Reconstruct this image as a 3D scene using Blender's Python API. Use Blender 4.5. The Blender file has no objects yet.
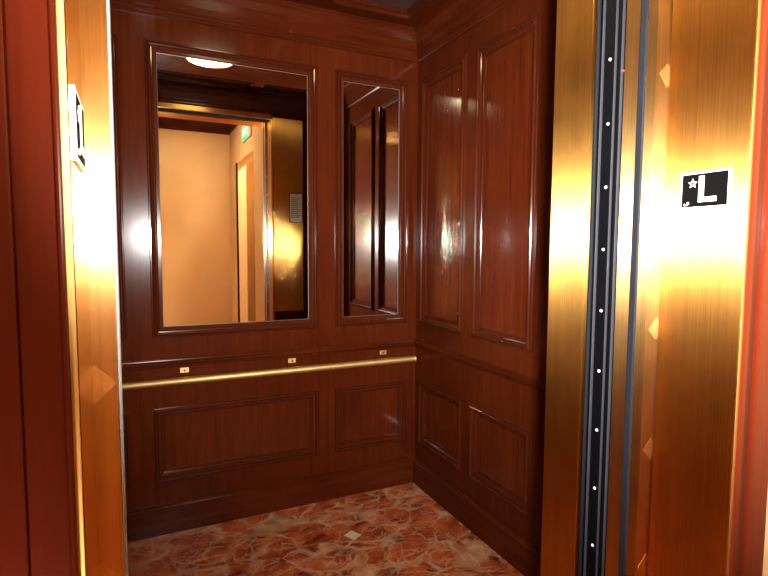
import bpy, bmesh, math, random
from mathutils import Vector, Matrix
random.seed(3)
S = bpy.context.scene
COL = S.collection

# ------------------------------------------------------------------ dimensions (metres)
XR, XL = 1.602, -0.575          # cab side walls
YB, YF = 2.893, 1.183           # cab back wall, inner face of cab front
XCR, XCL = 1.105, -0.078        # car opening edges
XJR, XJL = 1.144, -0.059        # hall entrance jamb faces
YD0, YD1 = 0.857, 0.947         # hall doors
YH = 0.668                      # hall wall face
XH, XHL, YHB, ZH = 1.268, -1.75, -1.995, 3.24
ZO = 2.617                      # opening height
ZC = 2.81                       # cab ceiling border

# ------------------------------------------------------------------ materials
def newmat(name):
    m = bpy.data.materials.new(name); m.use_nodes = True
    nt = m.node_tree; b = nt.nodes['Principled BSDF']
    return m, nt, b
def N(nt, t, **kw):
    n = nt.nodes.new(t)
    for k, v in kw.items(): setattr(n, k, v)
    return n
def mathn(nt, op, a, b=None, clamp=False):
    n = N(nt, 'ShaderNodeMath', operation=op, use_clamp=clamp)
    for i, v in enumerate((a, b)):
        if v is None: continue
        if isinstance(v, (int, float)): n.inputs[i].default_value = v
        else: nt.links.new(v, n.inputs[i])
    return n.outputs[0]
def ramp(nt, fac, stops):
    r = N(nt, 'ShaderNodeValToRGB'); nt.links.new(fac, r.inputs[0])
    e = r.color_ramp.elements
    while len(e) < len(stops): e.new(.5)
    for i, (p, c) in enumerate(stops):
        e[i].position = p; e[i].color = (*c, 1)
    return r.outputs[0]
def pos_scaled(nt, sc, loc=(0,0,0)):
    g = N(nt, 'ShaderNodeNewGeometry'); mp = N(nt, 'ShaderNodeMapping')
    nt.links.new(g.outputs['Position'], mp.inputs[0])
    mp.inputs['Scale'].default_value = sc; mp.inputs['Location'].default_value = loc
    return mp.outputs[0]
def noise(nt, vec, scale=1, detail=3, rough=.5, dist=0):
    n = N(nt, 'ShaderNodeTexNoise'); nt.links.new(vec, n.inputs['Vector'])
    n.inputs['Scale'].default_value = scale; n.inputs['Detail'].default_value = detail
    n.inputs['Roughness'].default_value = rough; n.inputs['Distortion'].default_value = dist
    return n.outputs[0]

def wood(name, axis='z', dark=(.022,.0034,.0012), mid=(.056,.0085,.0018), light=(.088,.0175,.0042),
         rough=.5, coat=.28, coat_rough=.19, seed=0., gain=1.):
    m, nt, b = newmat(name)
    s = {'z': (1,1,.035), 'x': (.035,1,1), 'y': (1,.035,1)}[axis]
    fine = noise(nt, pos_scaled(nt, tuple(150*k for k in s), (seed,seed*2,seed)), 1, 4, .6)
    band = noise(nt, pos_scaled(nt, tuple(38*k for k in s), (seed*3,seed,0)), 1, 3, .5, .4)
    big = noise(nt, pos_scaled(nt, (1.6,1.6,1.1), (seed,0,seed)), 1, 2, .5)
    v = mathn(nt, 'ADD', mathn(nt, 'MULTIPLY', fine, .35), mathn(nt, 'MULTIPLY', band, .30))
    v = mathn(nt, 'ADD', v, mathn(nt, 'MULTIPLY', big, .35))
    c = ramp(nt, v, [(.30, tuple(gain*k for k in dark)), (.50, tuple(gain*k for k in mid)), (.72, tuple(gain*k for k in light))])
    nt.links.new(c, b.inputs['Base Color'])
    b.inputs['Roughness'].default_value = rough
    b.inputs['Specular IOR Level'].default_value = .0
    b.inputs['Coat Weight'].default_value = coat
    b.inputs['Coat Roughness'].default_value = coat_rough
    bp = N(nt, 'ShaderNodeBump'); bp.inputs['Strength'].default_value = .06; bp.inputs['Distance'].default_value = .002
    nt.links.new(fine, bp.inputs['Height']); nt.links.new(bp.outputs[0], b.inputs['Normal'])
    return m

def brass(name, col=(.77,.415,.10), rough=.375, aniso=1., smudge=.12, streak_axis='z', tangent=None):
    m, nt, b = newmat(name)
    b.inputs['Metallic'].default_value = 1
    st = noise(nt, pos_scaled(nt, (420,420,1.2) if streak_axis == 'z' else (1.2,420,420)), 1, 2, .6)
    sm = noise(nt, pos_scaled(nt, (9,9,5)), 1, 4, .6, .6)
    v = mathn(nt, 'ADD', mathn(nt, 'MULTIPLY', st, .55), mathn(nt, 'MULTIPLY', sm, .45))
    c = ramp(nt, v, [(.34, tuple(k*.80 for k in col)), (.62, tuple(min(1,k*1.12) for k in col))])
    nt.links.new(c, b.inputs['Base Color'])
    r = mathn(nt, 'ADD', mathn(nt, 'MULTIPLY', mathn(nt, 'SUBTRACT', sm, .5), smudge*rough), rough)
    nt.links.new(r, b.inputs['Roughness'])
    b.inputs['Anisotropic'].default_value = aniso
    if aniso > 0:
        g = N(nt, 'ShaderNodeNewGeometry'); cr = N(nt, 'ShaderNodeVectorMath', operation='CROSS_PRODUCT')
        nt.links.new(g.outputs['True Normal'], cr.inputs[0]); cr.inputs[1].default_value = (0,0,1) if streak_axis == 'z' else (1,0,0)
        if tangent:
            cx = N(nt, 'ShaderNodeCombineXYZ')
            for i in range(3): cx.inputs[i].default_value = tangent[i]
            cr = cx
        nt.links.new(cr.outputs[0], b.inputs['Tangent'])
        b.inputs['Anisotropic Rotation'].default_value = ANI
    return m
ANI = 0.

def plain(name, col, rough=.5, metal=0, spec=.5, coat=0, emit=None, es=1., var=.06, vs=30):
    m, nt, b = newmat(name)
    n = noise(nt, pos_scaled(nt, (vs,)*3), 1, 3)
    c = ramp(nt, n, [(.3, tuple(max(0, k*(1-var)) for k in col)), (.7, tuple(min(1, k*(1+var)) for k in col))])
    nt.links.new(c, b.inputs['Base Color'])
    b.inputs['Roughness'].default_value = rough; b.inputs['Metallic'].default_value = metal
    b.inputs['Specular IOR Level'].default_value = spec; b.inputs['Coat Weight'].default_value = coat
    if emit:
        b.inputs['Emission Color'].default_value = (*emit, 1); b.inputs['Emission Strength'].default_value = es
    return m

def marble(name):
    m, nt, b = newmat(name)
    g = N(nt, 'ShaderNodeNewGeometry')
    # warp the coordinates so that veins run ragged
    nz = N(nt, 'ShaderNodeTexNoise'); nt.links.new(g.outputs['Position'], nz.inputs['Vector'])
    nz.inputs['Scale'].default_value = 4.5; nz.inputs['Detail'].default_value = 5
    sub = N(nt, 'ShaderNodeVectorMath', operation='SUBTRACT'); nt.links.new(nz.outputs['Color'], sub.inputs[0]); sub.inputs[1].default_value = (.5,.5,.5)
    scl = N(nt, 'ShaderNodeVectorMath', operation='SCALE'); nt.links.new(sub.outputs[0], scl.inputs[0]); scl.inputs['Scale'].default_value = .20
    add = N(nt, 'ShaderNodeVectorMath', operation='ADD'); nt.links.new(g.outputs['Position'], add.inputs[0]); nt.links.new(scl.outputs[0], add.inputs[1])
    def vein(sc, w):
        v = N(nt, 'ShaderNodeTexVoronoi', feature='DISTANCE_TO_EDGE'); nt.links.new(add.outputs[0], v.inputs['Vector'])
        v.inputs['Scale'].default_value = sc
        mr = N(nt, 'ShaderNodeMapRange'); nt.links.new(v.outputs['Distance'], mr.inputs[0])
        mr.inputs[1].default_value = 0; mr.inputs[2].default_value = w; mr.inputs[3].default_value = 1; mr.inputs[4].default_value = 0
        return mr.outputs[0]
    def streak(rot, sc, w, dist):
        mp = N(nt, 'ShaderNodeMapping'); nt.links.new(add.outputs[0], mp.inputs[0]); mp.inputs['Rotation'].default_value = (0,0,math.radians(rot)); mp.inputs['Scale'].default_value = (1,2.1,1)
        n = noise(nt, mp.outputs[0], sc, 5, .55, dist)
        r = mathn(nt, 'ABSOLUTE', mathn(nt, 'SUBTRACT', n, .5))
        return mathn(nt, 'SUBTRACT', 1, mathn(nt, 'DIVIDE', r, w), True)
    cl = noise(nt, add.outputs[0], 8, 5, .6)
    cl2 = noise(nt, add.outputs[0], 4.6, 3, .55)
    wid = mathn(nt, 'ADD', mathn(nt, 'MULTIPLY', mathn(nt, 'SUBTRACT', cl2, .42, True), .75), .012)
    def edge(sc, wmul, rot):
        mp = N(nt, 'ShaderNodeMapping'); nt.links.new(add.outputs[0], mp.inputs[0]); mp.inputs['Rotation'].default_value = (0,0,math.radians(rot)); mp.inputs['Scale'].default_value = (1,1.7,1)
        v = N(nt, 'ShaderNodeTexVoronoi', feature='DISTANCE_TO_EDGE'); nt.links.new(mp.outputs[0], v.inputs['Vector']); v.inputs['Scale'].default_value = sc
        return mathn(nt, 'SUBTRACT', 1, mathn(nt, 'DIVIDE', v.outputs['Distance'], mathn(nt, 'MULTIPLY', wid, wmul)), True)
    f = mathn(nt, 'MAXIMUM', edge(4.6, 1.0, 35), mathn(nt, 'MULTIPLY', edge(10, .8, -30), .7))
    f = mathn(nt, 'MAXIMUM', f, mathn(nt, 'MULTIPLY', streak(60, 3.0, .010, .2), .8))
    f = mathn(nt, 'POWER', f, .7)
    base = ramp(nt, cl, [(.32, (.085,.012,.004)), (.46, (.25,.042,.012)), (.58, (.36,.075,.022)), (.72, (.42,.13,.045))])
    mx = N(nt, 'ShaderNodeMix', data_type='RGBA'); nt.links.new(base, mx.inputs['A'])
    tan = ramp(nt, noise(nt, g.outputs['Position'], 14, 4, .6), [(.35, (.30,.15,.075)), (.65, (.50,.32,.18))])
    nt.links.new(tan, mx.inputs['B'])
    f = mathn(nt, 'MULTIPLY', f, .8)
    nt.links.new(f, mx.inputs['Factor'])
    # tile joints every 0.46 m, laid diagonally
    sx = N(nt, 'ShaderNodeMapping'); nt.links.new(g.outputs['Position'], sx.inputs[0])
    sx.inputs['Rotation'].default_value = (0,0,math.radians(0)); sx.inputs['Location'].default_value = (-.03,.11,0)
    sp = N(nt, 'ShaderNodeSeparateXYZ'); nt.links.new(sx.outputs[0], sp.inputs[0])
    def joint(o):
        t = mathn(nt, 'FRACT', mathn(nt, 'DIVIDE', o, .47)); t = mathn(nt, 'ABSOLUTE', mathn(nt, 'SUBTRACT', t, .5))
        return mathn(nt, 'GREATER_THAN', t, .4965)
    j = mathn(nt, 'MAXIMUM', joint(sp.outputs[0]), joint(sp.outputs[1]))
    m2 = N(nt, 'ShaderNodeMix', data_type='RGBA'); nt.links.new(mx.outputs['Result'], m2.inputs['A'])
    m2.inputs['B'].default_value = (.20,.09,.045,1); nt.links.new(mathn(nt, 'MULTIPLY', j, .7), m2.inputs['Factor'])
    nt.links.new(m2.outputs['Result'], b.inputs['Base Color'])
    b.inputs['Roughness'].default_value = .3; b.inputs['Specular IOR Level'].default_value = .3
    return m

M = {}
M['wood'] = wood('mahogany_panelling')
M['wood_field'] = wood('mahogany_panel_field', gain=1.15, seed=5.3, coat=.9, coat_rough=.15)
M['wood_x'] = wood('mahogany_horizontal_x', 'x', seed=2.1)
M['wood_y'] = wood('mahogany_horizontal_y', 'y', seed=2.1)
M['mould'] = wood('mahogany_moulding', dark=(.040,.0066,.0022), mid=(.046,.0078,.0025), light=(.054,.0095,.003), coat_rough=.11, coat=.8, seed=1.2)
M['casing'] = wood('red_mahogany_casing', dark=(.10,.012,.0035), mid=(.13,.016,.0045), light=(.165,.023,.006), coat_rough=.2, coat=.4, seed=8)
M['casing_dark'] = wood('dark_red_mahogany_casing', dark=(.036,.0038,.0012), mid=(.047,.0052,.0015), light=(.058,.007,.002), coat_rough=.2, coat=.3, seed=8)  # same casing wood, with the left side's shade put into its colour
M['casing_dull'] = wood('faded_mahogany_casing', dark=(.08,.018,.009), mid=(.10,.024,.012), light=(.12,.030,.016), coat=.2, seed=9)
M['brass'] = brass('brushed_brass')
M['brass_x'] = brass('brushed_brass_header', streak_axis='x')
M['brass_door'] = brass('brushed_brass_door', col=(.72,.46,.17), rough=.39, aniso=.97)
M['diamond'] = brass('pale_brass_inlay', col=(.86,.53,.18), rough=.46, aniso=.9)
M['rail'] = brass('polished_brass_rail', col=(.92,.62,.26), rough=.62, aniso=.6, smudge=.05, streak_axis='x', tangent=(1,0,0))
M['brass_polished'] = plain('polished_brass_jamb', (.74,.47,.17), rough=.13, metal=1, var=.05)
M['bracket'] = plain('brass_bracket', (.80,.52,.2), rough=.45, metal=1)
M['mirror'] = plain('mirror_silver', (.90,.90,.88), rough=0, metal=1, var=0)
M['mirror_edge'] = plain('bevelled_mirror_edge', (.12,.10,.09), rough=.4, metal=.2, var=.02)
M['rubber'] = plain('grey_rubber', (.011,.012,.016), rough=.42, spec=.3)
M['grey_edge'] = plain('grey_metal_edge', (.17,.185,.20), rough=.5)
M['black'] = plain('black_plastic', (.0013,.0015,.0022), rough=.5, spec=.10)
M['slot'] = plain('dark_slot', (.006,.006,.007), rough=.8, spec=0)
M['silver'] = plain('aluminium_lip', (.04,.04,.048), rough=.5, metal=.2)
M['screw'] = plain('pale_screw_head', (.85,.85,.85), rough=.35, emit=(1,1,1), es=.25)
M['led'] = plain('red_indicator', (.6,.02,.02), emit=(1,.02,.03), es=6)
M['marble'] = marble('red_marble')
M['paint'] = plain('warm_orange_paint', (.80,.53,.27), rough=.75, spec=.2, var=.02, vs=3)
M['paint_pale'] = plain('pale_room_paint', (.78,.62,.45), rough=.8, spec=.2, var=.02, vs=3)
M['ceil_panel'] = plain('grey_brown_ceiling_panel', (.055,.027,.018), rough=.6, spec=.1, var=.2, vs=12)
M['lamp'] = plain('warm_light_lens', (.9,.85,.7), emit=(1,.80,.48), es=34)
M['hall_lamp'] = plain('hall_light_lens', (.9,.85,.7), emit=(1,.77,.50), es=46)
M['room_fill_lamp'] = plain('side_room_fill_lens', (.9,.85,.7), emit=(1,.78,.52), es=200)  # lens of the added lamp that brightens the side room
M['lamp_trim'] = plain('brass_lamp_ring', (.75,.45,.15), rough=.3, metal=1)
M['sign_white'] = plain('sign_white', (.93,.93,.93), rough=.4, var=.01)
M['sign_black'] = plain('sign_black', (.0035,.003,.003), rough=.8, var=.02, spec=.02)
M['sign_cream'] = plain('raised_letter_cream', (.93,.91,.80), rough=.45, var=.01, emit=(1,.97,.85), es=.15)
M['exit_green'] = plain('exit_green_face', (.02,.55,.15), emit=(.05,1,.22), es=1.1)
M['exit_letter'] = plain('exit_letter_white', (.9,1,.9), emit=(.8,1,.8), es=1.6)
M['exit_box'] = plain('exit_housing_white', (.8,.76,.66), rough=.5)
M['paper'] = plain('certificate_paper', (.62,.60,.56), rough=.6)
M['ink'] = plain('certificate_ink', (.12,.11,.11), rough=.6)
M['chip'] = plain('tan_card', (.50,.36,.22), rough=.6)
M['grey_floor'] = plain('sill_metal', (.25,.22,.18), rough=.4, metal=.9)

# ------------------------------------------------------------------ mesh helpers
class MB:
    def __init__(s): s.v = []; s.f = []
    def box(s, x0, x1, y0, y1, z0, z1):
        x0, x1 = sorted((x0, x1)); y0, y1 = sorted((y0, y1)); z0, z1 = sorted((z0, z1))
        k = len(s.v)
        s.v += [(x0,y0,z0),(x1,y0,z0),(x1,y1,z0),(x0,y1,z0),(x0,y0,z1),(x1,y0,z1),(x1,y1,z1),(x0,y1,z1)]
        s.f += [tuple(k+i for i in q) for q in ((0,3,2,1),(4,5,6,7),(0,1,5,4),(1,2,6,5),(2,3,7,6),(3,0,4,7))]
        return s
    def quad(s, *p):
        k = len(s.v); s.v += [tuple(q) for q in p]; s.f.append(tuple(range(k, k+len(p)))); return s
    def loft(s, rings, closed_ring=True, closed_loft=False, cap=False):
        k = len(s.v); n = len(rings[0]); m = len(rings)
        for r in rings: s.v += [tuple(p) for p in r]
        for i in range(m if closed_loft else m-1):
            for j in range(n if closed_ring else n-1):
                a = k+i*n+j; b = k+i*n+(j+1) % n; c = k+((i+1) % m)*n+(j+1) % n; d = k+((i+1) % m)*n+j
                s.f.append((a,b,c,d))
        if cap and not closed_loft:
            s.f.append(tuple(k+j for j in reversed(range(n)))); s.f.append(tuple(k+(m-1)*n+j for j in range(n)))
        return s
    def cyl(s, a, b, r, seg=20, r2=None, cap=True):
        a = Vector(a); b = Vector(b); d = (b-a).normalized(); u = d.orthogonal().normalized(); w = d.cross(u)
        r2 = r if r2 is None else r2
        ring = lambda c, q: [c + q*(math.cos(t)*u+math.sin(t)*w) for t in [2*math.pi*i/seg for i in range(seg)]]
        return s.loft([ring(a, r), ring(b, r2)], cap=cap)
    def build(s, name, mat, parent=None, bevel=0, seg=2, smooth=False, origin=None, kind=None):
        xs = list(zip(*s.v))
        if origin is None: origin = ((min(xs[0])+max(xs[0]))/2, (min(xs[1])+max(xs[1]))/2, min(xs[2]))
        o3 = Vector(origin)
        me = bpy.data.meshes.new(name); me.from_pydata([tuple(Vector(p)-o3) for p in s.v], [], s.f)
        bm = bmesh.new(); bm.from_mesh(me); bmesh.ops.remove_doubles(bm, verts=bm.verts, dist=1e-6)
        bmesh.ops.recalc_face_normals(bm, faces=bm.faces); bm.to_mesh(me); bm.free()
        me.materials.append(M[mat] if isinstance(mat, str) else mat)
        if smooth: me.shade_smooth()
        o = bpy.data.objects.new(name, me); COL.objects.link(o); o.location = o3
        if bevel:
            b = o.modifiers.new('edge', 'BEVEL'); b.width = bevel; b.segments = seg; b.limit_method = 'ANGLE'
        if parent is not None:
            bpy.context.view_layer.update()
            o.parent = parent; o.matrix_parent_inverse = parent.matrix_world.inverted()
        if kind: o['kind'] = kind
        return o
def tag(o, label, cat=None, group=None, kind=None):
    o['label'] = label
    if cat: o['category'] = cat
    if group: o['group'] = group
    if kind: o['kind'] = kind
    return o
def empty(name, loc, label, cat, group=None, rotz=0):
    o = bpy.data.objects.new(name, None); COL.objects.link(o); o.location = loc; o.rotation_euler = (0,0,rotz)
    o.empty_display_size = .1
    tag(o, label, cat, group); bpy.context.view_layer.update()
    return o
def children(o): return [c for c in bpy.data.objects if c.parent == o]
def copy_tree(o, parent=None):
    c = o.copy(); COL.objects.link(c)
    if parent is not None: c.parent = parent; c.matrix_parent_inverse = o.matrix_parent_inverse.copy()
    for ch in children(o): copy_tree(ch, c)
    return c

# wall frames: map (h, z, n) -> world;  n = distance out of the wall face
W = {'back':  lambda h, z, n: (h, YB-n, z),
     'right': lambda h, z, n: (XR-n, h, z),
     'left':  lambda h, z, n: (XL+n, h, z),
     'front': lambda h, z, n: (h, YF+n, z)}
def moulding_frame(mb, T, h0, h1, z0, z1, prof):
    rings = []
    for (u, n) in prof:
        rings.append([T(h0+u, z0+u, n), T(h1-u, z0+u, n), T(h1-u, z1-u, n), T(h0+u, z1-u, n)])
    mb.loft(rings)
def wall_with_holes(mb, T, h0, h1, z0, z1, holes, back=.06):
    hs = sorted({h0, h1, *[v for r in holes for v in r[:2]]}); zs = sorted({z0, z1, *[v for r in holes for v in r[2:]]})
    for a, b in zip(hs, hs[1:]):
        for c, d in zip(zs, zs[1:]):
            mh, mz = (a+b)/2, (c+d)/2
            if any(r[0] < mh < r[1] and r[2] < mz < r[3] for r in holes): continue
            mb.quad(T(a,c,0), T(b,c,0), T(b,d,0), T(a,d,0))
    p = [T(h0,z0,-.030), T(h1,z1,-back)]
    mb.box(p[0][0], p[1][0], p[0][1], p[1][1], p[0][2], p[1][2])
PROF_TALL = [(0,0),(0,.007),(.003,.010),(.008,.010),(.011,.007),(.011,.013),(.015,.018),(.020,.019),(.025,.017),
             (.028,.012),(.028,.006),(.033,.005),(.038,.001),(.043,-.004),(.048,-.005),(.050,-.008),(.055,-.008),(.057,-.0145)]
PROF_LOW = [(0,0),(0,.010),(.004,.014),(.013,.015),(.018,.009),(.019,-.001),(.026,-.004),(.035,-.011),(.041,-.013),(.041,-.018),(.047,-.018),(.051,-.0245)]

def run_mould(mb, T, h0, h1, prof):      # prof: (z, n) closed by the wall plane
    mb.loft([[T(h0, z, n) for z, n in prof], [T(h1, z, n) for z, n in prof]], cap=True)

# ------------------------------------------------------------------ cab walls
ZT = (1.038, 2.516)      # tall panels
ZL = (.280, .668)        # low panels
def panelled_wall(side, h0, h1, spans, skip=(), label=''):
    T = W[side]
    holes = [(a+.05, b-.05, ZT[0]+.05, ZT[1]-.05) for a, b in spans] + [(a+.030, b-.030, ZL[0]+.030, ZL[1]-.030) for a, b in spans]
    mb = MB(); wall_with_holes(mb, T, h0, h1, 0, ZC+.03, holes)
    w = mb.build('wall_'+side, 'wood', kind='structure'); w['label'] = label
    for i, (a, b) in enumerate(spans):
        if i not in skip:
            f = MB(); moulding_frame(f, T, a, b, *ZT, PROF_TALL)
            f.build('panel_moulding', 'mould', w)
            p = T(a+.052, ZT[0]+.052, -.012); q = T(b-.052, ZT[1]-.052, -.021)
            MB().box(p[0],q[0],p[1],q[1],p[2],q[2]).build('panel', 'wood_field', w)
        f = MB(); moulding_frame(f, T, a, b, *ZL, PROF_LOW)
        f.build('panel_moulding', 'mould', w)
        p = T(a+.046, ZL[0]+.046, -.0215); q = T(b-.046, ZL[1]-.046, -.028)
        MB().box(p[0],q[0],p[1],q[1],p[2],q[2]).build('panel', 'wood_field', w)
    return w
BACK = [(-.506, -.043), (.071, .955), (1.060, 1.533)]
SIDE = [(1.290, 1.690), (1.812, 2.272), (2.364, 2.832)]
wb = panelled_wall('back', XL-.05, XR+.05, BACK, skip=(1, 2), label='dark mahogany panelled back wall of the elevator cab')
wr = panelled_wall('right', YF-.02, YB, SIDE, label='dark mahogany panelled side wall of the elevator cab beside the brass doorway')
wl = panelled_wall('left', YF-.02, YB, SIDE, label='mahogany side wall of the elevator cab on the far side from the floor sign')

# mouldings running round the cab: chair rail, base, crown
def cab_runs(name, prof_fn, matx, maty):
    for side, (a, b) in {'back': (XL, XR), 'right': (YF, YB), 'left': (YF, YB)}.items():
        mb = MB()
        for pr in prof_fn(): run_mould(mb, W[side], a, b, pr)
        mb.build(f'{name}_{side}' if name == 'baseboard' else name, matx if side == 'back' else maty, kind='structure')
CHAIR = [[(.882,-.001),(.882,.006),(.888,.010),(.893,.010),(.897,.018),(.903,.022),(.909,.022),(.913,.016),(.918,.010),(.922,.009),(.926,.004),(.926,-.001)]]
BASE = [[(.0,-.001),(.0,.020),(.138,.020),(.141,.026),(.147,.027),(.152,.022),(.157,.010),(.160,.006),(.160,-.001)]]
CROWN = [[(2.632,-.001),(2.632,.010),(2.640,.016),(2.648,.016),(2.652,.012),(2.662,.014),(2.666,.020),(2.674,.020),(2.70,.022),(2.745,.030),(2.78,.042),(2.790,.052),(2.798,.052),(2.802,.060),(2.812,.060),(2.812,-.001)]]
cab_runs('trim_1', lambda: CHAIR, 'wood_x', 'wood_y')
cab_runs('baseboard', lambda: BASE, 'wood_x', 'wood_y')
cab_runs('trim_2', lambda: CROWN, 'wood_x', 'wood_y')

# front of the cab (seen in the mirrors)
mb = MB()
mb.box(XCR+.285, XR+.05, YF-.03, YF, 0, ZC+.03).box(XL-.05, XCL-.285, YF-.03, YF, 0, ZC+.03)
mb.box(XCR+.012, XCR+.285, YF-.03, YF, 0, .935).box(XCL-.285, XCL-.012, YF-.03, YF, 0, .935)
mb.box(XCL-.285, XCR+.285, YF-.03, YF, 2.656, ZC+.03).box(XCR+.015, XCR+.285, YF-.03, YF, 2.632, 2.656).box(XCL-.285, XCL-.015, YF-.03, YF, 2.632, 2.656)
mb.build('wall_front', 'wood', kind='structure')
mb = MB(); run_mould(mb, W['front'], XL, XR, [(z+.026 if z < 2.7 else z, n) for z, n in CROWN[0]]); mb.build('trim_2', 'wood_x', kind='structure')

# brass returns either side of the car opening
for sgn, xe, lab in ((1, XCR, 'brushed brass reveal strip of the car opening beside the black light curtain'),
                     (-1, XCL, 'brushed brass reveal of the car opening behind the diamond-marked door')):
    o = MB().box(xe, xe+sgn*.014, 1.052, YF+.004, 0, ZO).build('brass_return', 'brass', bevel=.002)
    tag(o, lab, 'door surround')
o = MB().box(XCL, XCR, 1.163, YF+.004, ZO, ZO+.038).build('brass_header', 'brass_x', bevel=.002)
tag(o, 'polished brass header bar over the car opening, reflected in the large mirror', 'door surround')
# brass swing return panels on the cab front
cop = MB().box(XCR+.016, XCR+.281, YF, YF+.006, .936, 2.632).build('brass_wall_panel', 'brass', bevel=.002)
tag(cop, 'tall brass panel beside the car doorway, reflected at the edge of the large mirror', 'brass panel')
cop2 = MB().box(XCL-.281, XCL-.016, YF, YF+.006, .936, 2.632).build('brass_wall_panel', 'brass', bevel=.002)
tag(cop2, 'tall brass panel on the inner front wall, hidden side of the car doorway', 'brass panel')

# framed certificate on the brass panel
ct = empty('framed_certificate', (1.315, YF+.008, 1.733), 'small framed pale certificate with lines of print on the brass panel, seen in the mirror', 'certificate')
MB().box(1.265, 1.375, YF+.006, YF+.011, 1.733, 1.985).build('backing_sheet', 'paper', ct)
f = MB(); moulding_frame(f, lambda h, z, n: (h, YF+.006+n, z), 1.260, 1.380, 1.728, 1.990, [(0,0),(0,.008),(.005,.008),(.005,.005)]); f.build('frame', 'silver', ct)
mb = MB()
for i in range(11):
    z = 1.945-i*.017; mb.box(1.278, 1.362-(i % 3)*.012, YF+.011, YF+.0116, z, z+.006)
mb.build('print_lines', 'ink', ct)

# ------------------------------------------------------------------ mirrors
def mirror(i, label):
    a, b = BACK[i]; T = W['back']
    r = empty('framed_mirror', ((a+b)/2, YB, ZT[0]), label, 'mirror')
    f = MB(); moulding_frame(f, T, a, b, *ZT, PROF_TALL); f.build('frame', 'mould', r)
    w = .054
    MB().box(a+w, b-w, YB+.010, YB+.016, ZT[0]+w, ZT[1]-w).build('mirror_glass', 'mirror', r)
    e = MB(); moulding_frame(e, T, a+w, b-w, ZT[0]+w, ZT[1]-w, [(0,-.0075),(.0015,-.008),(.0025,-.0099)]); e.build('bevelled_edge', 'mirror_edge', r)
    return r
mirror(1, 'large wall mirror in a stepped mahogany frame reflecting the orange hall')
mirror(2, 'narrow wall mirror in a mahogany frame beside the cab corner, reflecting wood panels')

# ------------------------------------------------------------------ handrail
YRAIL = YB-.052
hr = empty('handrail', (.51, YB, .80), 'round polished brass handrail along the back wall of the cab', 'handrail')
MB().cyl((XL+.06, YRAIL, .815), (XR-.035, YRAIL, .815), .0195, 28).build('rail', 'rail', hr, smooth=False).data.shade_smooth()
for xx in (XL+.06, XR-.035):
    MB().cyl((xx-.004, YRAIL, .815), (xx+.004, YRAIL, .815), .0215, 24).build('end_cap', 'rail', hr, bevel=.002)
for xx in (-.36, .222, .797, 1.372):
    b = MB(); b.box(xx-.022, xx+.022, YB-.009, YB, .848, .874)
    bo = b.build('bracket', 'bracket', hr, bevel=.0015)
    MB().box(xx-.004, xx+.004, YRAIL, YB-.004, .806, .822).build('stem', 'slot', bo)
    MB().cyl((xx, YB-.0115, .860), (xx, YB-.008, .860), .005, 12).build('screw', 'slot', bo)

# ------------------------------------------------------------------ ceiling of the cab (coffered)
X1, X2 = .127, .900
rects = [(-.433, .047), (X1, X2), (.980, 1.455)]
yr = [(1.275, 1.49), (2.28, 2.742)]
mb = MB(); Tc = lambda h, y, n: (h, y, ZC+n)
hs = sorted({XL, XR, *[v for r in rects for v in r]}); ys = sorted({YF, YB, *[v for r in yr for v in r]})
for a, b in zip(hs, hs[1:]):
    for c, d in zip(ys, ys[1:]):
        mh, mz = (a+b)/2, (c+d)/2
        if any(r[0] < mh < r[1] for r in rects) and any(r[0] < mz < r[1] for r in yr): continue
        mb.quad((a,c,ZC),(b,c,ZC),(b,d,ZC),(a,d,ZC))
mb.box(XL-.05, XR+.05, YF-.03, YB+.05, ZC+.045, ZC+.08)
ceil = mb.build('ceiling', 'wood_x', kind='structure')
for (a, b) in rects:
    for (c, d) in yr:
        f = MB(); rings = [[(a+u,c+u,z),(b-u,c+u,z),(b-u,d-u,z),(a+u,d-u,z)] for u, z in ((0,ZC),(-.0,ZC-.006),(.006,ZC-.008),(.012,ZC-.004),(.016,ZC+.010),(.026,ZC+.014),(.030,ZC+.034))]
        f.loft(rings); f.build('coffer_moulding', 'mould', ceil)
        MB().box(a+.028, b-.028, c+.028, d-.028, ZC+.034, ZC+.042).build('coffer_panel', 'ceil_panel', ceil)
for yc, lab in ((1.885, 'round warm ceiling light of the cab, reflected at the top of the large mirror'),):
    t = empty('ceiling_light', (.5135, yc, ZC-.01), lab, 'ceiling light')
    ring = []
    rad = .15
    mb = MB()
    mb.loft([[(.5135+r*math.cos(k*math.pi/24), yc+r*math.sin(k*math.pi/24), z) for k in range(48)] for r, z in ((rad+.012,ZC+.034),(rad+.012,ZC-.004),(rad+.006,ZC-.008),(rad,ZC-.006),(rad,ZC+.02))])
    mb.build('trim_ring', 'lamp_trim', t)
    mb = MB(); mb.loft([[(.5135+r*math.cos(k*math.pi/24), yc+r*math.sin(k*math.pi/24), z) for k in range(48)] for r, z in ((rad+.002,ZC-.004),(rad*.93,ZC-.008),(rad*.75,ZC-.012),(rad*.45,ZC-.015),(.004,ZC-.016))])
    mb.build('lens', 'lamp', t, smooth=True)

# ------------------------------------------------------------------ floors
MB().box(XL-.05, XR+.05, 1.045, YB+.05, -.06, 0).build('floor', 'marble', kind='structure')
MB().box(XHL-.05, XH+1.2, YHB-.05, YD0-.02, -.06, 0).build('floor', 'marble', kind='structure')
o = MB().box(XHL, XH+1, YD0-.02, 1.043, -.06, -.001).box(XJL,XJR,.90,.905,-.002,.001).box(XJL,XJR,.99,.995,-.002,.001).build('trim_3', 'grey_floor', kind='structure')

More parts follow.
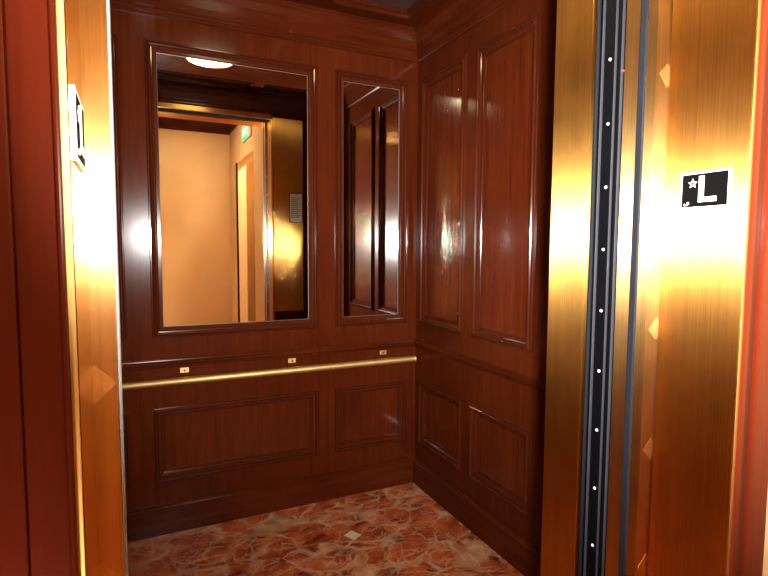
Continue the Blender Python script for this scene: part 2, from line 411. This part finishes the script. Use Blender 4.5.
# ------------------------------------------------------------------ entrance frame (hall side)
M['brass_nosing'] = plain('smooth_brass_nosing', (.55,.34,.11), rough=.5, metal=1)
def jamb(sgn, xj, lab):
    t = empty('brass_door_jamb', (xj, .76, 0), lab, 'door frame')
    MB().box(xj, xj+sgn*.016, YH-.004, YD0-.004, 0, 2.655).build('jamb_face', 'brass' if sgn > 0 else 'brass_polished', t, bevel=.0025)
    MB().box(xj+sgn*.0005, xj+sgn*.0085, YH-.0065, YH-.004, 0, 2.655).build('nosing', 'brass_nosing', t, bevel=.001)
    return t
jamb(1, XJR, 'wide brushed brass door jamb carrying the fully visible floor sign')
jamb(-1, XJL, 'narrow-looking brass door jamb beside the red wood casing with the edge-on sign')
o = MB().box(XJL-.016, XJR+.016, YH-.004, YD0-.004, 2.655, 2.671).build('brass_lintel', 'brass_x', bevel=.002)
tag(o, 'brass lintel across the top of the hall entrance', 'door frame')

# hall doors, with diamond inlays
def hall_door(n, sgn, xe, label, off):
    d = MB().box(xe, xe+sgn*.60, YD0, YD1, .006, 2.65).build(f'door_{n}', 'brass_door', bevel=.0018, kind='structure')
    d['label'] = label
    MB().box(xe-sgn*.004, xe+sgn*.01, .884, .905, .01, 2.648).build('rubber_bumper', 'rubber' if sgn > 0 else 'grey_edge', d, bevel=.0038)
    cx = XJL+.002 if sgn < 0 else XJR-.002
    for k in range(9):
        z = off + .30*k
        if not .05 < z < 2.55: continue
        m = MB(); hw, hh = .0285, .0285
        m.loft([[(cx-hw,YD0-e,z),(cx,YD0-e,z-hh),(cx+hw,YD0-e,z),(cx,YD0-e,z+hh)] for e in (-.001,.0003)], cap=True)
        m.build('diamond_inlay', 'diamond', d)
    return d
hall_door(1, 1, XCR, 'right brass hall door leaf, edge showing grey rubber bumper', .11)
hall_door(2, -1, -.0262, 'left brass hall door leaf with pale diamond inlays', .10)

# car doors with light curtains
def car_door(n, sgn, xe, label):
    d = MB().box(xe, xe+sgn*.55, .958, 1.046, .006, 2.638).build(f'door_{n}', 'black', bevel=.001, kind='structure')
    d['label'] = label
    return d
car_door(3, 1, XCR+.022, 'right car door leaf behind the black light curtain')
car_door(4, -1, -.0262-.022, 'left car door leaf mostly hidden behind the brass hall door')
def curtain(sgn, xe, label):
    t = empty('light_curtain', (xe+sgn*.01, 1.0, 0), label, 'light curtain')
    X = lambda d: xe+sgn*d
    z0, z1 = .02, 2.635
    MB().box(X(.008), X(.021), .952, 1.046, z0, z1).build('housing', 'black' if sgn > 0 else 'grey_edge', t, bevel=.001)
    MB().box(X(.004), X(.010), .981, 1.012, z0, z1).build('cover_plate', 'black', t, bevel=.002)
    for y, m, w, dd in ((1.0185,'silver',.0011,.000), (.9785,'silver',.0008,.001), (.9575,'silver',.0010,.000), (1.037,'rubber',.0035,.002), (.967,'black',.004,.003)):
        MB().box(X(dd), X(.010), y-w, y+w, z0, z1).build('lip', m, t, bevel=.001)
    for k in range(15):
        z = 1.984+.161*3-.161*k
        MB().cyl((X(.0045), .9945, z), (X(.0015), .9945, z), .0042, 14, r2=.0028).build('screw', 'screw', t)
    MB().cyl((X(.006), .9535, 1.944), (X(.0005), .9535, 1.944), .0022, 10).build('indicator', 'led', t)['label'] = 'tiny glowing red indicator'
    return t
curtain(1, XCR, 'black light curtain strip with a line of pale screws in the brass doorway')
curtain(-1, -.0262+.001, 'thin grey door-edge strip seen edge-on beside the diamond-marked brass door')

# ------------------------------------------------------------------ floor signs
def sign(label, group=None):
    t = empty('floor_sign', (0,0,0), label, 'sign')
    w, h, th = .114, .084, .0038
    MB().box(-w/2, w/2, -th, 0, 0, h).build('plate', 'sign_white', t, bevel=.001)
    MB().box(-w/2+.0055, w/2-.0055, -th-.0004, -th+.001, .0055, h-.0055).build('black_face', 'sign_black', t)
    y0, y1 = -th-.0018, -th
    def poly(pts, name, parent=t, mat='sign_cream'):
        m = MB(); m.loft([[(x, y, z) for x, z in pts] for y in (y1, y0)], cap=True); return m.build(name, mat, parent)
    L = [(-.0115,.0155),(.0285,.0155),(.0285,.0260),(.0000,.0260),(.0000,.0725),(-.0115,.0725)]
    m = MB(); m.box(L[0][0], L[3][0], y0, y1, L[0][1], L[4][1]); m.box(L[3][0], L[1][0], y0, y1, L[1][1], L[2][1]); m.build('letter_l', 'sign_cream', t)
    cx, cz = -.0260, .0575
    def star(R, r): return [(cx+(R if k % 2 == 0 else r)*math.sin(k*math.pi/5), cz+(R if k % 2 == 0 else r)*math.cos(k*math.pi/5)) for k in range(10)]
    m = MB(); o_, i_ = star(.0108,.0046), star(.0062,.0026)
    m.loft([[(x,y0,z) for x, z in o_],[(x,y0,z) for x, z in i_],[(x,y1,z) for x, z in i_],[(x,y1,z) for x, z in o_]], closed_loft=True)
    m.build('star', 'sign_cream', t)
    m = MB()
    for (bx, bz) in ((0,0),(0,.0028),(.0032,.0),(.0064,0),(.0064,.0028),(.0064,.0056),(.0096,.0028),(.0096,.0056)):
        m.box(-.0440+bx-.0009, -.0440+bx+.0009, y0, y1, .010+bz-.0009, .010+bz+.0009)
    m.build('braille_dots', 'sign_cream', t)
    return t
s1 = sign('black floor sign with white star and large letter L on the wide brass jamb')
s2 = copy_tree(s1); s2['label'] = 'white-edged floor sign seen edge-on on the jamb next to the red wood casing'
s1.location = (XJR, .753, 1.592); s1.rotation_euler = (0,0,-math.pi/2)
s2.location = (XJL, .753, 1.598); s2.rotation_euler = (0,0,math.pi/2)

# ------------------------------------------------------------------ wood casings beside the frame
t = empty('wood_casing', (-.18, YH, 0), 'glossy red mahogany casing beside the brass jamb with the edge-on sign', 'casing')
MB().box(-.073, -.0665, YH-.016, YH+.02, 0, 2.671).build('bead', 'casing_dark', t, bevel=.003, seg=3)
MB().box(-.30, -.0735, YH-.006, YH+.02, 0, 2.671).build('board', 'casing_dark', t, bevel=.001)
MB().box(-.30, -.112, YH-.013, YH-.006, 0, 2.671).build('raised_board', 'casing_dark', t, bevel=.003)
t = empty('wood_casing', (1.21, YH, 0), 'narrow red mahogany casing at the outer edge of the wide brass jamb', 'casing')
MB().box(1.1525, 1.173, YH-.010, YH+.02, 0, 2.671).build('bead', 'casing', t, bevel=.004, seg=3)
MB().box(1.1735, 1.197, YH-.004, YH+.02, 0, 2.671).build('flat_strip', 'casing_dull', t, bevel=.001)
MB().box(1.1975, XH-.001, YH-.014, YH+.02, 0, 2.671).build('board', 'casing', t, bevel=.004, seg=3)
o = MB().box(-.30, XH-.001, YH-.008, YH+.02, 2.672, 2.83).build('wood_head_casing', 'casing', bevel=.003)
tag(o, 'red mahogany head casing above the hall entrance', 'casing')

# ------------------------------------------------------------------ hall shell
# wall around the lift entrance
MB().box(XHL-.05, -.302, YH, YH+.10, 0, ZH).box(-.302, XH, YH+.002, YH+.10, 2.832, ZH).box(-.302, -.08, YH+.021, YH+.10, 0, 2.83).box(1.165, XH, YH+.021, YH+.10, 0, 2.83).box(-.08,1.165,YH+.021,YH+.10,2.673,2.83).build('wall_entrance', 'paint', kind='structure')
# shaft linings that close the door pockets
MB().box(XCR+.70, XCR+.72, YH+.10, YF-.03, 0, ZH).box(-.80, -.78, YH+.10, YF-.03, 0, ZH).box(-.80, XCR+.72, YH+.10, 1.05, 2.68, 2.70).build('wall_shaft', 'slot', kind='structure')
MB().box(XCL, XCR, .95, 1.162, 2.640, 2.675).build('trim_4', 'slot', kind='structure')
MB().box(XHL-.05, XH+1.2, YHB-.05, YHB, 0, ZH).build('wall_rear', 'paint', kind='structure')
MB().box(XHL-.05, XHL, YHB, YH, 0, ZH).build('wall_hall_left', 'paint', kind='structure')
DY0, DY1, DZ = -1.44, -.35, 2.62
MB().box(XH, XH+.12, YHB, DY0, 0, ZH).box(XH, XH+.12, DY1, YH+.10, 0, ZH).box(XH, XH+.12, DY0, DY1, DZ, ZH).build('wall_hall_right', 'paint', kind='structure')
MB().box(XH+.3, XH+1.2, DY0-.3, DY0-.25, 0, ZH).box(XH+1.15, XH+1.2, YHB, YH+.1, 0, ZH).box(XH+.12, XH+1.2, YH, YH+.1, 0, ZH).build('wall_side_room', 'paint_pale', kind='structure')
MB().box(XH-.010, XH+.012, DY0-.020, DY0+.004, 0, DZ+.01).build('trim_5', 'slot', kind='structure')
MB().box(XHL-.05, XH+1.2, YHB-.05, YH+.10, ZH, ZH+.05).build('ceiling', 'wood_x', kind='structure')
# dark hall crown
HC = [(3.100,0),(3.100,.020),(3.115,.030),(3.13,.030),(3.15,.05),(3.20,.10),(3.215,.13),(ZH,.14),(ZH,0)]
mb = MB(); mb.loft([[(x, YHB+n, z) for z, n in HC] for x in (XHL, XH)], cap=True); mb.build('trim_6', 'wood_x', kind='structure')
mb = MB(); mb.loft([[(XH-n, y, z) for z, n in HC] for y in (YHB, YH)], cap=True); mb.build('trim_6', 'wood_y', kind='structure')

# exit sign on the hall side wall
ex = empty('exit_sign', (XH, -.78, 2.81), 'green illuminated EXIT sign on the orange hall wall, seen in the large mirror', 'sign')
MB().box(XH-.018, XH, -.935, -.42, 2.80, 2.985).build('housing', 'exit_box', ex, bevel=.004)
MB().box(XH-.021, XH-.017, -.925, -.61, 2.81, 2.975).build('green_face', 'exit_green', ex)
cu = bpy.data.curves.new('exit_text', 'FONT'); cu.body = 'EXIT'; cu.size = .13; cu.align_x = 'CENTER'; cu.align_y = 'CENTER'; cu.extrude = .001
tmp = bpy.data.objects.new('exit_text', cu); COL.objects.link(tmp); bpy.context.view_layer.update()
me = bpy.data.meshes.new_from_object(tmp); bpy.data.objects.remove(tmp)
lt = bpy.data.objects.new('exit_letters', me); COL.objects.link(lt); me.materials.clear(); me.materials.append(M['exit_letter'])
me.transform(Matrix.Rotation(math.radians(90), 4, 'X')); me.transform(Matrix.Rotation(math.radians(-90), 4, 'Z'))
lt.location = (XH-.0225, -.768, 2.892); lt.parent = ex; lt.matrix_parent_inverse = ex.matrix_world.inverted()

# hall ceiling lights, plus a lamp added to brighten the side room
for (x, y, lab) in ((.55, -.75, 'square warm ceiling light of the hall above the doorway approach'), (-.95, -.75, 'square warm ceiling light of the hall toward its far side'), (XH+.68, -.95, 'square warm lamp added to brighten the small room beyond the hall doorway')):
    t = empty('hall_ceiling_light', (x, y, ZH-.02), lab, 'ceiling light')
    MB().box(x-.20, x+.20, y-.20, y+.20, ZH-.02, ZH).build('frame', 'lamp_trim', t, bevel=.004)
    MB().box(x-.18, x+.18, y-.18, y+.18, ZH-.026, ZH-.019).build('lens', 'hall_lamp' if x < XH else 'room_fill_lamp', t)

# scrap of card on the marble
m = MB(); c = Vector((.995, 2.455, .0)); a = math.radians(28); u = Vector((math.cos(a), math.sin(a), 0)); v = Vector((-math.sin(a), math.cos(a), 0))
p = [c+u*sx*.030+v*sy*.034 for sx, sy in ((-1,-1),(1,-1),(1,1),(-1,1))]
m.loft([[q+Vector((0,0,z)) for q in p] for z in (.0002,.0022)], cap=True)
o = m.build('card_scrap', 'chip'); tag(o, 'small square tan scrap of card lying on the red marble floor', 'scrap')

# ------------------------------------------------------------------ lights
def area(name, loc, target, size, power, col, shape='DISK', size_y=None, spread=math.pi):
    l = bpy.data.lights.new(name, 'AREA'); l.shape = shape; l.size = size; l.energy = power; l.color = col; l.spread = spread
    if size_y: l.size_y = size_y
    o = bpy.data.objects.new(name, l); COL.objects.link(o); o.location = loc
    o.rotation_euler = (Vector(target)-Vector(loc)).to_track_quat('-Z', 'Y').to_euler()
    return o
area('casing_fill_top', (-.17, .40, 2.15), (-.13, .66, 1.72), .05, 1.5, (1,.80,.6), spread=math.radians(60))  # added fill lamp without a fixture, reddens the casing's upper end
area('casing_fill_low', (-.17, .40, .72), (-.13, .66, 1.14), .05, 1.0, (1,.80,.6), spread=math.radians(60))  # second added fill lamp, lifts the lower end of the casing
fl = area('camera_flash', (.136, .0, 1.605), (1.00, 1.50, 1.80), .12, 68, (1,.97,.93), spread=math.radians(102))
w = bpy.data.worlds.new('World'); S.world = w; w.use_nodes = True
w.node_tree.nodes['Background'].inputs[0].default_value = (1,.75,.5,1); w.node_tree.nodes['Background'].inputs[1].default_value = .05

# ------------------------------------------------------------------ camera
cam = bpy.data.cameras.new('camera'); co = bpy.data.objects.new('camera', cam); COL.objects.link(co)
cam.sensor_width = 36; cam.lens = 524.05*36/768; cam.clip_start = .01
yaw, pitch, roll = .444622, .0747729, .00554895
f = Vector((math.sin(yaw)*math.cos(pitch), math.cos(yaw)*math.cos(pitch), -math.sin(pitch)))
r = Vector((math.cos(yaw), -math.sin(yaw), 0)); u = r.cross(f)
r2 = math.cos(roll)*r+math.sin(roll)*u; u2 = -math.sin(roll)*r+math.cos(roll)*u
co.matrix_world = Matrix(((r2.x,u2.x,-f.x,0),(r2.y,u2.y,-f.y,0),(r2.z,u2.z,-f.z,1.5),(0,0,0,1)))
S.camera = co

S.view_settings.view_transform = 'Standard'
S.view_settings.look = 'None'
S.view_settings.exposure = 0
S.cycles.max_bounces = 10; S.cycles.glossy_bounces = 8; S.cycles.diffuse_bounces = 3
S.cycles.sample_clamp_indirect = 0
S.cycles.blur_glossy = 0
